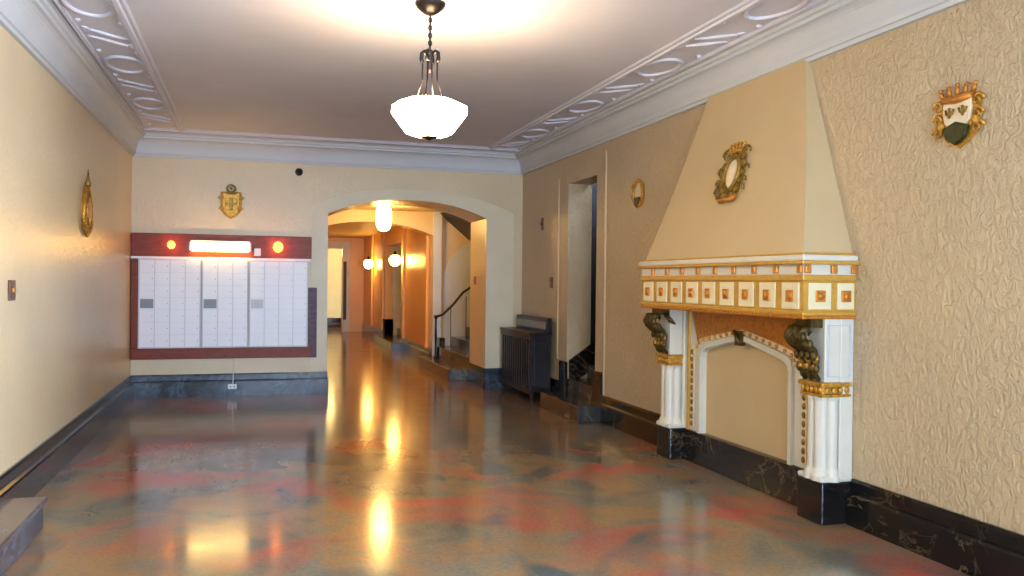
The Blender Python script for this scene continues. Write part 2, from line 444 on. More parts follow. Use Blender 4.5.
# ------------------------------------------------------------------ corridor
YE = 25.2
struct(MB().box((AX0 - .35, YJ, ZCC), (5.0, YE + 3, ZCC + .15)).build('ceiling_corridor', 'corr_ceil'))
struct(MB().box((AX0 - .3, YJ, 0), (AX0 - .1, YE + .2, ZCC)).build('wall_corridor_left', 'corr'))
# right side of the corridor: solid wall with a second stair opening
O0, O1 = 18.3, 20.9
struct(MB().prism([(15.0, 0), (O0, 0), (O0, 2.35), (O1, 2.35), (O1, 0), (YE, 0), (YE, ZCC), (15.0, ZCC)], YZ, CX, CX + .2).build('wall_corridor_right', 'corr'))
struct(MB().box((CX + .2, O1, 0), (4.4, O1 + .15, ZCC)).build('wall_corridor_alcove', 'pale'))
struct(MB().box((4.4, O0 - .2, 0), (4.5, O1 + .15, ZCC)).build('wall_corridor_alcove', 'pale'))
struct(MB().box((CX + .2, O0 - .15, 0), (4.4, O0, ZCC)).build('wall_corridor_alcove', 'pale'))
# pilasters on the corridor wall
for i, y in enumerate((15.5, 18.05, 21.15, 23.2)):
    struct(MB().box((CX - .05, y - .12, .27), (CX, y + .12, ZCC)).build('trim_%d' % (12 + i), 'corr', None, .005))
# arch across the corridor where the stair leaves it
pp = [(AX0 - .1, 2.40)]
pp = [(AX0 - .1 + (CX + .1 - AX0) * i / 14, 2.32 + .215 * (1 - abs(2 * i / 14 - 1) ** 2.2)) for i in range(15)] + [(CX, ZCC), (AX0 - .1, ZCC)]
struct(MB().prism(pp, XZ, 15.0, 15.3).build('trim_16', 'corr_ceil'))
# the stair alcove between the arch wall and the corridor wall
struct(MB().box((CX - .004, 14.96, 0), (3.19, 15.2, ZCC - .001)).build('wall_stair_pier', 'pale'))
struct(MB().box((3.19, 15.05, 0), (5.0, 15.25, ZCC)).build('wall_stairwell_far', 'wall'))
struct(MB().box((AX1 + .5, YJ, 0), (5.0, YJ + .15, ZCC)).build('wall_stairwell_near', 'wall'))
struct(MB().box((5.0, YJ, 0), (5.15, 15.25, ZCC)).build('wall_stairwell_end', 'wall'))
# thin paler panel with a quarter-round head on the stair wall
fp = [(3.2, .3), (3.2, 1.35)] + [(4.1 - .9 * cos(a), 1.35 + .95 * sin(a)) for a in [i * pi / 2 / 10 for i in range(1, 11)]] + [(4.6, 2.3), (4.6, .3)]
struct(MB().prism(fp, XZ, 15.03, 15.051).build('trim_17', 'pale'))
# sloping underside of the upper flight, dark brown with its unlit shade painted in
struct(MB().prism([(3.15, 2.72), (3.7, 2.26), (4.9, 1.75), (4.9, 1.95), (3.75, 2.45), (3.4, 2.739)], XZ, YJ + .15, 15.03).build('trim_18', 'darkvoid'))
t = thing('corridor_staircase', 'short flight of dark marble steps rising right beyond the arch', 'stairs', (3.0, 13.75, 0))
MB().box((-.20, -1.19, 0), (.12, 1.22, .17)).build('bottom_step', 'step_dark', t, .01)
m = MB()
for k in range(6): m.box((.12 + .27 * k, -1.2, 0), (.12 + .27 * (k + 1), 1.27, .17 * (k + 2)))
m.build('tread', 'step_dark', t, .006)
m = MB(); m.box((.12, 1.0, .17), (.22, 1.26, .5)); m.build('skirting_block', 'black', t, .004)
t = thing('stair_railing', 'black iron newel and rising handrail on the stair beyond the arch', 'railing', (2.97, 14.35, .17))
m = MB(); m.lathe([(.035, 0), (.035, .03), (.02, .05), (.018, .25), (.024, .4), (.016, .55), (.016, .68), (.03, .70), (.03, .73)], n=12); m.build('newel_post', 'iron', t)
m = MB(); m.tube([(-.03, 0, .728), (0, 0, .728), (.03, 0, .73), (.12, 0, .76), (.3, 0, .93), (.47, 0, 1.14), (.8, 0, 1.36), (1.3, 0, 1.68)], .021, 10); m.build('handrail', 'iron', t)
for k in range(4):
    x = .26 + .27 * k
    MB().lathe([(.008, .17 * (1 + k) + .02), (.008, .85 + (x - .2) * .68)], (x, 0, 0), 8).build('baluster', 'iron', t)
t = tag(MB().box((CX - .24, O0 - .1, 0), (CX + .3, O1 + .1, .17)).build('marble_step', 'step_dark', None, .01), 'farthest dark marble step, at the second opening deep in the corridor', 'step')
t = tag(MB().box((CX + .301, O0 + .001, 0), (CX + .6, O1 - .001, .34)).build('marble_step', 'step_dark', None, .01), 'upper dark step inside the far opening of the corridor wall', 'step')
for k, (y0, y1) in enumerate(((O0 - .25, O0), (O1, O1 + .25))):
    struct(MB().box((CX - .03, y0, 0), (CX + .22, y1, .56)).build('trim_%d' % (19 + k), 'black'))
cb = lambda d, z, t: (CX - d * .7, t, z)
base('baseboard_corridor', cb, 15.0, O0 - .25, 'black'); base('baseboard_corridor', cb, O1 + .25, YE, 'black')
base('baseboard_corridor', lambda d, z, t: (AX0 - .1 + d, t, z), YJ, YE, 'black')
# end of the corridor: cased opening into a yellow room
EX0, EX1, EZ = 1.3, 2.42, 2.42
struct(MB().prism([(AX0 - .3, 0), (EX0, 0), (EX0, EZ), (EX1, EZ), (EX1, 0), (CX + .2, 0), (CX + .2, ZCC), (AX0 - .3, ZCC)], XZ, YE, YE + .2).build('wall_corridor_end', 'corr'))
m = MB(); m.box((EX1, YE - .03, .0), (EX1 + .22, YE, EZ)); m.box((EX0 - .22, YE - .03, 0), (EX0, YE, EZ)); m.box((EX0 - .22, YE - .035, EZ), (EX1 + .22, YE, EZ + .22))
struct(m.build('trim_21', 'mantel', None, .006))
struct(MB().box((EX0 - .8, YE + 2.4, 0), (4.2, YE + 2.55, ZCC)).build('wall_yellow_room', 'yellow'))
struct(MB().box((EX0 - .8, YE + .2, 0), (EX0 - .7, YE + 2.4, ZCC)).build('wall_yellow_room', 'yellow'))
struct(MB().box((3.6, YE + .2, 0), (3.7, YE + 2.4, ZCC)).build('wall_yellow_room', 'yellow'))
struct(MB().box((EX0 - .7, YE + 2.37, 0), (3.6, YE + 2.4, .3)).build('baseboard_yellow_room', 'black'))
d = struct(MB().box((EX1 + .03, YE - .035, .35), (EX1 + .12, YE - .028, 2.05)).build('door_gap_strip', 'darkvoid'))  # narrow dark strip on the casing, painted for the shaded gap at the door

# ------------------------------------------------------------------ lamps
t = thing('chandelier', 'glowing octagonal glass pendant lamp hanging from the hall ceiling', 'light', (1.068, 5.435, ZC))
m = MB(); m.lathe([(.03, -.075), (.055, -.06), (.085, -.035), (.10, -.012), (.10, 0)], n=24); m.build('canopy', 'bronze', t)
m = MB(); m.lathe([(.006, -.31), (.006, -.06)], n=10)
for k in range(9): m.ring([(.011 * cos(a) if k % 2 else 0, 0 if k % 2 else .011 * cos(a), -.085 - .025 * k + .017 * sin(a)) for a in [2 * pi * i / 10 for i in range(10)]], .0035, 6)
m.build('chain', 'bronze', t)
m = MB(); m.lathe([(.012, -.30), (.028, -.315), (.03, -.33), (.016, -.35), (.014, -.42), (.004, -.45)], n=16)
for k in range(4):
    a = pi / 4 + k * pi / 2 + .3; c, s_ = cos(a), sin(a)
    m.tube([(.02 * c, .02 * s_, -.325), (.04 * c, .04 * s_, -.312), (.054 * c, .054 * s_, -.322), (.057 * c, .057 * s_, -.36), (.05 * c, .05 * s_, -.385)], .014, 8)
m.build('bracket', 'bronze', t)
for k in range(4):
    a = pi / 4 + k * pi / 2 + .3; c, s_ = cos(a), sin(a)
    m = MB(); m.tube([(.05 * c, .05 * s_, -.375), (.05 * c, .05 * s_, -.50), (.085 * c, .085 * s_, -.60), (.146 * c, .146 * s_, -.628)], .0055, 8); m.build('rod', 'bronze', t)
def octo(r, z): return [(r * cos(pi / 8 + k * pi / 4 + .12), r * sin(pi / 8 + k * pi / 4 + .12), z) for k in range(8)]
bowl = MB(); 
bowl.loft([octo(.15, -.628), octo(.243, -.665), octo(.247, -.715), octo(.150, -.845), octo(.07, -.868)], True, False)
bowl.loft([octo(.14, -.628), octo(.233, -.67), octo(.237, -.71), octo(.142, -.836), octo(.07, -.858)], True, False)
bo = bowl.build('bowl', 'bowl', t)
m = MB()
for r, z in ((.248, -.715),):
    o = octo(r, z)
    for k in range(8): m.tube([o[k], o[(k + 1) % 8]], .0035, 6)
o1, o2 = octo(.151, -.627), octo(.245, -.665)
for k in range(8): m.tube([o1[k], o2[k]], .0035, 6); m.tube([o1[k], o1[(k + 1) % 8]], .004, 6)
m.build('cames', 'bronze', bo)
m = MB(); m.lathe([(.06, -.862), (.055, -.872), (.02, -.880), (.008, -.888)], n=12); m.build('finial', 'bronze', t)

t = thing('globe_ceiling_light', 'glowing jar-shaped glass ceiling light just beyond the arch', 'light', (2.0, 13.95, ZCC))
m = MB(); m.lathe([(.13, -.03), (.13, 0)], n=20); m.build('ceiling_plate', 'brass', t)
m = MB(); m.lathe([(.09, -.03), (.12, -.07), (.13, -.2), (.12, -.32), (.09, -.40), (.03, -.425)], n=20); m.build('glass_shade', 'globe', t)
def sconce(y, label):
    t = thing('wall_sconce', label, 'light', (CX, y, 1.92), (0, 0, 0), 'sconces along the corridor wall')
    MB().lathe([(.06, 0), (.06, -.015), (.03, -.03)], (0, 0, 0), 14, 'x').build('backplate', 'brass', t)
    m = MB(); m.tube([(-.02, 0, .0), (-.08, 0, -.02), (-.15, 0, .04), (-.17, 0, .08)], .012, 8); m.build('arm', 'brass', t)
    m = MB(); m.ball((-.19, 0, .02), .125, 16, 10); m.build('globe', 'sconce', t)
    m = MB(); m.lathe([(.06, .125), (.045, .16), (.02, .2), (.008, .23)], (-.19, 0, 0), 12); m.build('cap', 'bronze', t)
    return t
sconce(18.15, 'nearer of the two glowing globe sconces on the corridor wall')
sconce(22.6, 'farther, smaller-looking of the two glowing globe sconces on the corridor wall')

# ------------------------------------------------------------------ mailboxes on the back wall
t = thing('mailbox_surround', 'reddish wooden frame around the white mailboxes on the back wall', 'frame', (0, YB, 0))
fx0, fx1, fz0, fz1 = -1.484, .775, .485, 2.065
ix0, ix1, iz0, iz1 = -1.395, .66, .628, 1.775
MB().box((fx0, -.06, iz1), (.70, -.001, fz1)).build('top_rail', 'redwood', t, .008)
MB().box((fx0, -.06, fz0), (.70, -.001, iz0)).build('bottom_rail', 'redwood', t, .008)
MB().box((fx0, -.06, iz0), (ix0, -.001, iz1)).build('left_stile', 'redwood', t, .008)
lab(MB().box((ix1, -.05, fz0 - .004), (fx1, -.0015, 1.40)).build('right_stile', 'plum_grey', t, .008), 'plum-grey right stile')
MB().box((fx0, -.085, iz1 - .03), (.69, -.06, iz1)).build('ledge', 'mailbox', t, .004)
MB().box((fx0, -.085, iz0 - .022), (.69, -.06, iz0)).build('ledge', 'redwood', t, .004)
def mail_unit(x0, x1, cols, label, plates, pm):
    w_ = x1 - x0; z0, z1 = iz0, iz1 - .03
    t = thing('mailbox_unit', label, 'mailbox', ((x0 + x1) / 2, YB, z0), (0, 0, 0), 'mailbox units on the back wall')
    MB().box((-w_ / 2 + .003, -.10, 0), (w_ / 2 - .003, -.002, z1 - z0)).build('body', 'mailgap', t)
    rows = 7; cw = (w_ - .03) / cols; rh = (z1 - z0 - .03) / rows
    for c in range(cols):
        for r in range(rows):
            xa = -w_ / 2 + .015 + c * cw; za = .015 + r * rh
            mm = MB(); mm.box((xa + .005, -.106, za + .0012), (xa + cw - .005, -.099, za + rh - .0012))
            mm.m = 1 if (c, r) in plates else 0
            if mm.m: mm.box((xa + .012, -.109, za + .02), (xa + cw - .012, -.105, za + rh - .02))
            else:
                mm.m = 2; mm.lathe([(.006, -.111), (.006, -.105)], (xa + cw - .028, 0, za + rh * .5), 8, 'y')
            o = mm.build('mailbox_door', ['mailbox', pm, 'steel'], t)
            if (c, r) in plates: o['label'] = 'door with a grey panel'
    return t
u1, u2 = -.655, -.085
mail_unit(ix0, u1, 4, 'left mailbox unit, next to the corner, one pale grey door', {(0, 3)}, 'plate')
mail_unit(u1, u2, 3, 'narrow middle mailbox unit with a darker grey door', {(0, 3)}, 'plate')
mail_unit(u2, ix1, 4, 'right mailbox unit, beside the plum-grey stile and the arch', {(0, 3)}, 'plate_pale')
t = thing('fluorescent_light', 'glowing fluorescent strip light over the white mailboxes', 'light', (-.43, YB - .06, 1.90))
MB().box((-.36, -.05, .045), (.36, 0, .085)).build('fixture_body', 'mailbox', t, .006)
m = MB(); m.lathe([(.045, -.345), (.05, -.33), (.05, .33), (.045, .345)], (0, -.07, -.005), 14, 'x'); m.build('tube', 'tube', t)
for s_ in (-1, 1): MB().box((s_ * .36 - .012, -.11, -.045), (s_ * .36 + .012, 0, .06)).build('end_cap', 'mailbox', t, .004)
tag(MB().box((-.02, YB - .10, 1.80), (.06, YB - .06, 1.90)).build('ballast_box', 'mailbox', None, .005), 'small white box right of the fluorescent strip above the mailboxes', 'box')
def amber(x, z, label, r):
    t = thing('amber_lamp', label, 'light', (x, YB - .06, z), (0, 0, 0), 'amber lamps over the mailboxes')
    MB().lathe([(.04, 0), (.04, -.02), (.02, -.03)], (0, 0, 0), 14, 'y').build('socket', 'brass', t)
    m = MB(); m.ball((0, -.08, 0), (r, .06, r * 1.1), 14, 10); m.build('bulb', 'amber', t)
amber(-1.01, 1.92, 'amber lamp left of the fluorescent strip over the mailboxes', .045)
amber(.272, 1.92, 'brighter amber lamp right of the fluorescent strip over the mailboxes', .062)

# ------------------------------------------------------------------ fireplace
FY = 5.64
t = FP = thing('fireplace', 'cream and gilt fireplace with sloping hood on the right wall', 'fireplace', (XR, FY, 0))
def fp(p, a, z): return (-p, a, z)          # p out of the wall, a along it
def fbox(m, p0, p1, a0, a1, z0, z1): return m.box((-p0, a0, z0), (-p1, a1, z1))
# hood
rings = []
for i in range(9):
    u = i / 8; z = 1.69 + 1.36 * u; p = .365 * (1 - u) ** 1.12 + .035 * u; hw = 1.115 * (1 - u) + .645 * u
    rings.append([fp(-.02, -hw, z), fp(p, -hw, z), fp(p, hw, z), fp(-.02, hw, z)])
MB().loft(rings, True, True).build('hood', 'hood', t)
# shelf and cornice, stacked mouldings
def stack(m, p, hw, z0, z1, bev=0): m.box((0, -hw, z0), (-p, hw, z1))
m = MB(); stack(m, .405, 1.17, 1.652, 1.69); m.build('shelf', 'mantel', t, .010)
m = MB(); stack(m, .42, 1.185, 1.630, 1.654); stack(m, .385, 1.145, 1.69, 1.705); m.build('shelf_edge', 'goldband', t, .005)
m = MB(); stack(m, .385, 1.145, 1.565, 1.632); m.build('cornice', 'mantel', t, .004)
m = MB(); stack(m, .395, 1.155, 1.528, 1.566); stack(m, .395, 1.155, 1.312, 1.338); m.build('cornice_band', 'goldband', t, .006)
m = MB(); stack(m, .38, 1.14, 1.337, 1.53); m.build('frieze', 'goldband', t)
m = MB(); stack(m, .392, 1.15, 1.290, 1.313); m.build('bottom_moulding', 'orange', t, .006)
def stud(pos, front):
    m = MB(); p, a, z = pos
    if front: fbox(m, .384, .405, a - .022, a + .022, z - .026, z + .026)
    else: fbox(m, p - .022, p + .022, -1.144, -1.165, z - .026, z + .026)
    m.build('cornice_stud', 'orange', t, .006)
def panel(pos, front, w_):
    p, a, z = pos; h = .083; g = MB(); r_ = MB()
    if front:
        fbox(g, .379, .389, a - w_, a + w_, z - h, z + h); fbox(r_, .388, .398, a - .035, a + .035, z - .036, z + .036)
        r_.ball((-.398, a, z), (.012, .024, .024), 10, 6)
    else:
        fbox(g, p - w_, p + w_, -1.139, -1.149, z - h, z + h); fbox(r_, p - .035, p + .035, -1.148, -1.158, z - .036, z + .036)
        r_.ball((-p, -1.158, z), (.024, .012, .024), 10, 6)
    o = g.build('frieze_panel', 'panel', t, .004); r_.build('rosette', 'orange', o, .004)
for k in range(9):
    a = -1.14 + 2.28 * (k + .5) / 9
    panel((0, a, 1.433), True, .090); stud((0, a - .1267 + .02, 1.6), True)
for p, w_ in ((.265, .082), (.075, .062)): panel((p, 0, 1.433), False, w_)
for p in (.36, .17, .02): stud((p + .0, 0, 1.6), False)
# piers, one near (a<0) and one far (a>0)
for s_ in (-1, 1):
    def ab(m, p0, p1, a0, a1, z0, z1): fbox(m, p0, p1, s_ * a0, s_ * a1, z0, z1); return m
    ab(MB(), 0, .10, .90, 1.135, .27, 1.295).build('pilaster', 'mantel', t, .008)
    # clustered shaft
    sh = []
    N = 48
    for i in range(N):
        a = 2 * pi * i / N
        rr = .080 * (.88 + .26 * abs(cos(3 * a + pi / 2)) ** .6)
        sh.append((rr * cos(a) * 1.05, rr * sin(a) * 1.2))
    cx, ca = .135, s_ * 1.03
    def shaft(sc, z): return [(-(cx + u * sc), ca + v * sc, z) for u, v in sh]
    MB().loft([shaft(1.22, .27), shaft(1.22, .30), shaft(1.02, .345), shaft(1, .36), shaft(1, .775), shaft(1.08, .80)], True, True, False).build('column', 'mantel', t)
    ab(MB(), 0, .235, .895, 1.142, .265, .30).build('column_base', 'mantel', t, .012)
    ab(MB(), 0, .228, .885, 1.14, 0, .268).build('plinth', 'black', t, .010)
    m = MB(); ab(m, .02, .245, .905, 1.15, .865, .892); ab(m, .02, .235, .915, 1.142, .80, .818)
    ab(m, .03, .225, .925, 1.132, .818, .866)
    for k in range(5):
        m.ball((-.23, s_ * (.945 + .043 * k), .842), (.014, .02, .024), 8, 6)
        if k < 4: m.ball((-(.05 + .048 * k), s_ * 1.136, .842), (.02, .014, .024), 8, 6)
    m.build('capital', 'gold', t, .004)
    # bracket block with an inset panel, and the acanthus scroll in front of it
    br_ = ab(MB(), .10, .215, .93, 1.135, .892, 1.295).build('bracket_block', 'mantel', t, .006)
    m = MB(); m.ring([(-u, s_ * 1.137, v) for u, v in ((.03, .93), (.19, .93), (.19, 1.25), (.03, 1.25))], .006, 6); m.build('inset_moulding', 'plate_pale', br_)
    m = MB()
    sp = [(.225, .905), (.25, .93), (.262, .97), (.25, 1.01), (.245, 1.05), (.27, 1.09), (.31, 1.12), (.345, 1.15), (.36, 1.19), (.345, 1.225), (.31, 1.23), (.295, 1.205), (.31, 1.185)]
    for a in (.965, 1.03, 1.095):
        m.tube([fp(p, s_ * a, z) for p, z in sp], [.014, .018, .02, .018, .02, .025, .030, .032, .03, .026, .02, .014, .008], 8)
    for p, z in ((.25, .98), (.30, 1.13), (.35, 1.18), (.27, 1.06)):
        for a in (.945, 1.0, 1.06, 1.115): m.ball(fp(p + .012, s_ * a, z), (.022, .02, .032), 8, 6)
    m.m = 1
    for z in (.985, 1.04): 
        for a in (.96, 1.03, 1.1): m.ball(fp(.262, s_ * a, z), (.02, .028, .026), 8, 6)
    m.m = 0
    fbox(m, .21, .30, s_ * .95, s_ * 1.11, 1.235, 1.292)
    m.tube([fp(.235, s_ * .95, 1.25), fp(.27, s_ * .9, 1.235), fp(.25, s_ * .86, 1.19), fp(.2, s_ * .87, 1.16)], [.012, .022, .022, .008], 8)
    m.build('scroll_corbel', ['leaf', 'gold'], t)
# arched surround of the blocked opening
arch = [(-.60, .27), (-.60, .93)] + [(-.60 + .6 * u, .93 + .14 * u ** .8) for u in (.12, .3, .5, .7, .85, 1)] + [(.6 * u, 1.07 - .14 * u ** 1.25) for u in (.15, .3, .5, .7, .88, 1)] + [(.60, .27)]
arch = [(-.60, .27), (-.60, .90), (-.585, .94), (-.55, .965), (-.45, .99), (-.3, 1.02), (-.15, 1.05), (0, 1.075), (.15, 1.05), (.3, 1.02), (.45, .99), (.55, .965), (.585, .94), (.60, .90), (.60, .27)]
out = [(-.905, .27), (-.905, 1.295), (.905, 1.295), (.905, .27)]
MB().prism(out[:2] + out[2:] + arch[::-1], YZ, -.02, -.085).build('surround', 'mantel', t)
off = lambda k: [(u * (1 + k / .6), v + (k if v > .3 else 0)) for u, v in arch]
m = MB(); m.loft([[(-.085, a, z), (-.11, a, z), (-.11, b, w2), (-.085, b, w2)] for (a, z), (b, w2) in zip(off(.005), off(.045))], True, True)
m.build('arch_moulding', 'mantel', t)
sp_ = [(a, z + .05) for a, z in off(.09)[1:-1]]
MB().prism([(-.78, 1.29), (.78, 1.29)] + [(a, max(z, 1.02)) for a, z in off(.085)[1:-1][::-1]], YZ, -.084, -.092).build('spandrel', 'orange', t)
b1, b2 = off(.05), off(.085)
m = MB(); m.loft([[(-.085, a, z), (-.10, a, z), (-.10, b, w2), (-.085, b, w2)] for (a, z), (b, w2) in zip(b1[1:-1], b2[1:-1])], True, True); AB = m.build('arch_band', 'cream', t)
o = off(.068)[1:-1]
for i in range(len(o) - 1):
    n = max(1, int(hypot(o[i + 1][0] - o[i][0], o[i + 1][1] - o[i][1]) / .06))
    for k in range(n):
        u = (k + .5) / n; m = MB(); m.ball((-.104, o[i][0] * (1 - u) + o[i + 1][0] * u, o[i][1] * (1 - u) + o[i + 1][1] * u), (.012, .018, .016), 8, 6); m.build('bead', 'gold', AB)
for s_ in (-1, 1):
    m = MB(); fbox(m, .084, .092, s_ * .735, s_ * .79, .30, .98)
    bs = lab(m.build('bead_strip', 'cream', t), 'cream strip with gilt beads')
    for k in range(11): MB().ball((-.094, s_ * .762, .33 + .06 * k), (.012, .018, .024), 8, 6).build('bead', 'antique', bs)
    m = MB(); fbox(m, .085, .10, s_ * .80, s_ * .845, .27, 1.28); m.build('side_moulding', 'goldband', t, .004)
m = MB(); m.prism([(-.035, 1.04), (.035, 1.04), (.05, 1.15), (-.05, 1.15)], YZ, -.09, -.135); m.tube([(-.135, .05, 1.15), (-.145, .0, 1.11), (-.14, -.04, 1.05)], [.012, .018, .012], 8)
m.build('keystone', 'leaf', t)
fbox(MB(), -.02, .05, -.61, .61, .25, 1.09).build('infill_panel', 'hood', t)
m = MB(); fbox(m, -.02, .10, -.89, .89, 0, .272); m.build('base_course', 'black', t, .008)

# ------------------------------------------------------------------ heraldic plaster ornaments (local: u right, z up, -y out of the wall)
def shield_poly(w_, h, top=.5):
    return [(-w_, h * top), (0, h * top * 1.02), (w_, h * top), (w_ * 1.0, 0), (w_ * .86, -h * .28), (w_ * .5, -h * .45), (0, -h * .55), (-w_ * .5, -h * .45), (-w_ * .86, -h * .28), (-w_ * 1.0, 0)]
def swirl(m, u, z, r, s_, y=-.02, th=.010, turn=1.6):
    pts = []
    for i in range(15):
        k = i / 14; a = k * turn * 2 * pi * .8; rr = r * (1 - .75 * k)
        pts.append((u + s_ * rr * cos(a), y - .01 * k, z + rr * sin(a)))
    m.tube(pts, [th * (1 - .5 * i / 14) for i in range(15)], 6)
def crown_mb(m, w_, z, h):
    m.tube([(-w_, -.018, z), (-w_ * .5, -.032, z - .008), (0, -.036, z - .011), (w_ * .5, -.032, z - .008), (w_, -.018, z)], .012, 8)
    for k in range(5):
        u = w_ * (k - 2) / 2; hh = h * (1 - .10 * abs(k - 2))
        m.tube([(u * .95, -.024, z), (u * 1.08, -.026, z + hh * .6), (u * 1.12, -.024, z + hh)], [.012, .012, .006], 6)
        m.ball((u * 1.14, -.024, z + hh), .012, 8, 6)
def crest_right():
    t = thing('wall_crest', 'painted plaster crest with crown and cream shield, right end of the right wall', 'ornament', (XR, 3.68, 2.41), (0, 0, -pi / 2), 'heraldic wall ornaments')
    m = MB(); m.prism(shield_poly(.135, .30, .38), XZ, 0, -.016)
    for s_ in (-1, 1):
        for z, r in ((.07, .035), (.0, .032), (-.07, .038)): swirl(m, s_ * .135, z, r, s_)
        m.ball((s_ * .12, -.018, -.035), (.03, .018, .03), 8, 6)
    m.build('cartouche', 'gold', t)
    MB().prism([(a, b + .03) for a, b in shield_poly(.098, .20, .42)], XZ, -.010, -.03).build('shield', 'cream', t, .006)
    m = MB()
    for u in (-.045, .045):
        m.tube([(u, -.033, .0), (u, -.036, .055)], .007, 6)
        m.tube([(u - .028, -.033, .045), (u - .018, -.036, .02), (u, -.036, .012), (u + .018, -.036, .02), (u + .028, -.033, .045)], .006, 6)
    m.build('fleur_charges', 'antique', t)
    m = MB(); crown_mb(m, .105, .115, .055); m.tube([(-.1, -.02, .10), (0, -.035, .09), (.1, -.02, .10)], .02, 8); m.build('crown', 'orange', t)
    m = MB(); m.prism([(-.09, -.055), (0, -.025), (.09, -.055), (.065, -.115), (0, -.155), (-.065, -.115)], XZ, -.02, -.045)
    m.build('dark_base', 'darkgreen', t, .01)
crest_right()
def crest_hood():
    lean = math.atan2(.33, 1.36)
    u = (2.325 - 1.69) / 1.36; p = .365 * (1 - u) ** 1.12 + .035 * u
    t = thing('hood_cartouche', 'gilt cartouche with pale oval centre on the fireplace hood', 'ornament', (XR - p - .001, 5.61, 2.325), (-lean, 0, -pi / 2), 'heraldic wall ornaments')
    m = MB()
    m.ring([(.098 * cos(a), -.022, .135 * sin(a)) for a in [2 * pi * i / 28 for i in range(28)]], .02, 8)
    for k in range(16):
        a = 2 * pi * k / 16; m.ball((.135 * cos(a), -.018, .18 * sin(a)), (.026 + .007 * (k % 3), .018, .03), 8, 6)
    for s_ in (-1, 1):
        swirl(m, s_ * .13, .15, .055, s_); swirl(m, s_ * .14, -.14, .06, s_); swirl(m, s_ * .165, .02, .04, s_); swirl(m, s_ * .165, -.07, .036, s_)
    m.prism([(.14 * cos(a), .185 * sin(a)) for a in [2 * pi * i / 24 for i in range(24)]], XZ, .02, -.012)
    m.build('scroll_border', 'antique', t)
    m = MB(); m.ball((0, -.016, 0), (.08, .022, .112), 18, 10); lab(m.build('oval_shield', 'cream', t), 'pale domed oval')
    m = MB(); crown_mb(m, .085, .175, .06); m.build('crown', 'gold', t)
    m = MB(); m.tube([(-.13, -.022, -.19), (-.06, -.035, -.215), (0, -.03, -.205), (.06, -.035, -.215), (.13, -.022, -.19)], .018, 8); m.build('ribbon', 'orange', t)
crest_hood()
def oval():
    t = thing('oval_medallion', 'small gilt oval medallion with dark foot, between doorway and fireplace', 'ornament', (XR, 7.67, 2.385), (0, 0, -pi / 2), 'heraldic wall ornaments')
    m = MB(); m.ring([(.105 * cos(a), -.015, .125 * sin(a)) for a in [2 * pi * i / 28 for i in range(28)]], .017, 8)
    for s_ in (-1, 1): swirl(m, s_ * .1, .07, .03, s_); swirl(m, s_ * .11, -.03, .028, s_)
    m.ball((0, -.02, .13), (.035, .016, .022), 8, 6); m.build('border', 'gold', t)
    MB().ball((0, -.006, 0), (.092, .016, .112), 16, 8).build('field', 'cream', t)
    m = MB(); m.prism([(a, b - .085) for a, b in shield_poly(.06, .10)], XZ, -.01, -.032); m.build('foot', 'darkgreen', t, .008)
oval()
def crest_back():
    t = thing('wall_crest', 'small gilt crest with a round crown, on the back wall above the mailboxes', 'ornament', (-.31, YB, 2.455), (0, 0, 0), 'heraldic wall ornaments')
    m = MB(); m.prism(shield_poly(.105, .27), XZ, 0, -.014)
    m.ring([(a, -.02, b) for a, b in [(x * 1.15, z * 1.1) for x, z in shield_poly(.10, .28)]], .014, 8)
    for s_ in (-1, 1): swirl(m, s_ * .12, .075, .035, s_); swirl(m, s_ * .11, -.06, .035, s_)
    m.build('cartouche', 'gold', t)
    MB().prism(shield_poly(.075, .20, .42), XZ, -.010, -.03).build('shield', 'gold', t, .006)
    m = MB(); m.prism([(-.022, .09), (.022, .09), (.022, -.08), (-.022, -.08)], XZ, -.028, -.04); m.prism([(-.07, .03), (.07, .03), (.07, -.005), (-.07, -.005)], XZ, -.028, -.039)
    lab(m.build('cross_charge', 'antique', t, .004), 'dark gilt cross')
    m = MB(); m.ring([(.05 * cos(a), -.022, .205 + .045 * sin(a)) for a in [2 * pi * i / 18 for i in range(18)]], .015, 8); m.tube([(-.06, -.02, .15), (0, -.03, .14), (.06, -.02, .15)], .014, 8)
    m.ball((0, -.02, .21), .018, 8, 6); m.build('crown', 'antique', t)
crest_back()
def crest_left():
    t = thing('wall_crest', 'tall pointed gilt crest on the left wall', 'ornament', (XL, 8.48, 2.12), (0, 0, pi / 2), 'heraldic wall ornaments')
    m = MB(); m.prism([(0, .22), (.08, .14), (.15, .05), (.16, -.08), (.12, -.18), (0, -.235), (-.12, -.18), (-.16, -.08), (-.15, .05), (-.08, .14)], XZ, 0, -.02)
    m.ring([(a, -.024, b) for a, b in [(0, .22), (.08, .14), (.15, .05), (.16, -.08), (.12, -.18), (0, -.235), (-.12, -.18), (-.16, -.08), (-.15, .05), (-.08, .14)]], .02, 8)
    for s_ in (-1, 1): swirl(m, s_ * .14, -.13, .05, s_, -.03, .014)
    m.build('cartouche', 'gold', t)
    MB().prism([(0, .12), (.09, .05), (.09, -.08), (0, -.15), (-.09, -.08), (-.09, .05)], XZ, -.018, -.045).build('shield', 'orange', t, .008)
    m = MB(); m.lathe([(.022, .2), (.028, .23), (.014, .26), (.008, .32), (.003, .36)], (0, -.028, 0), 10); m.build('finial', 'antique', t)
    m = MB(); m.ball((0, -.03, -.2), (.06, .03, .035), 10, 6); m.build('boss', 'gold', t)
crest_left()

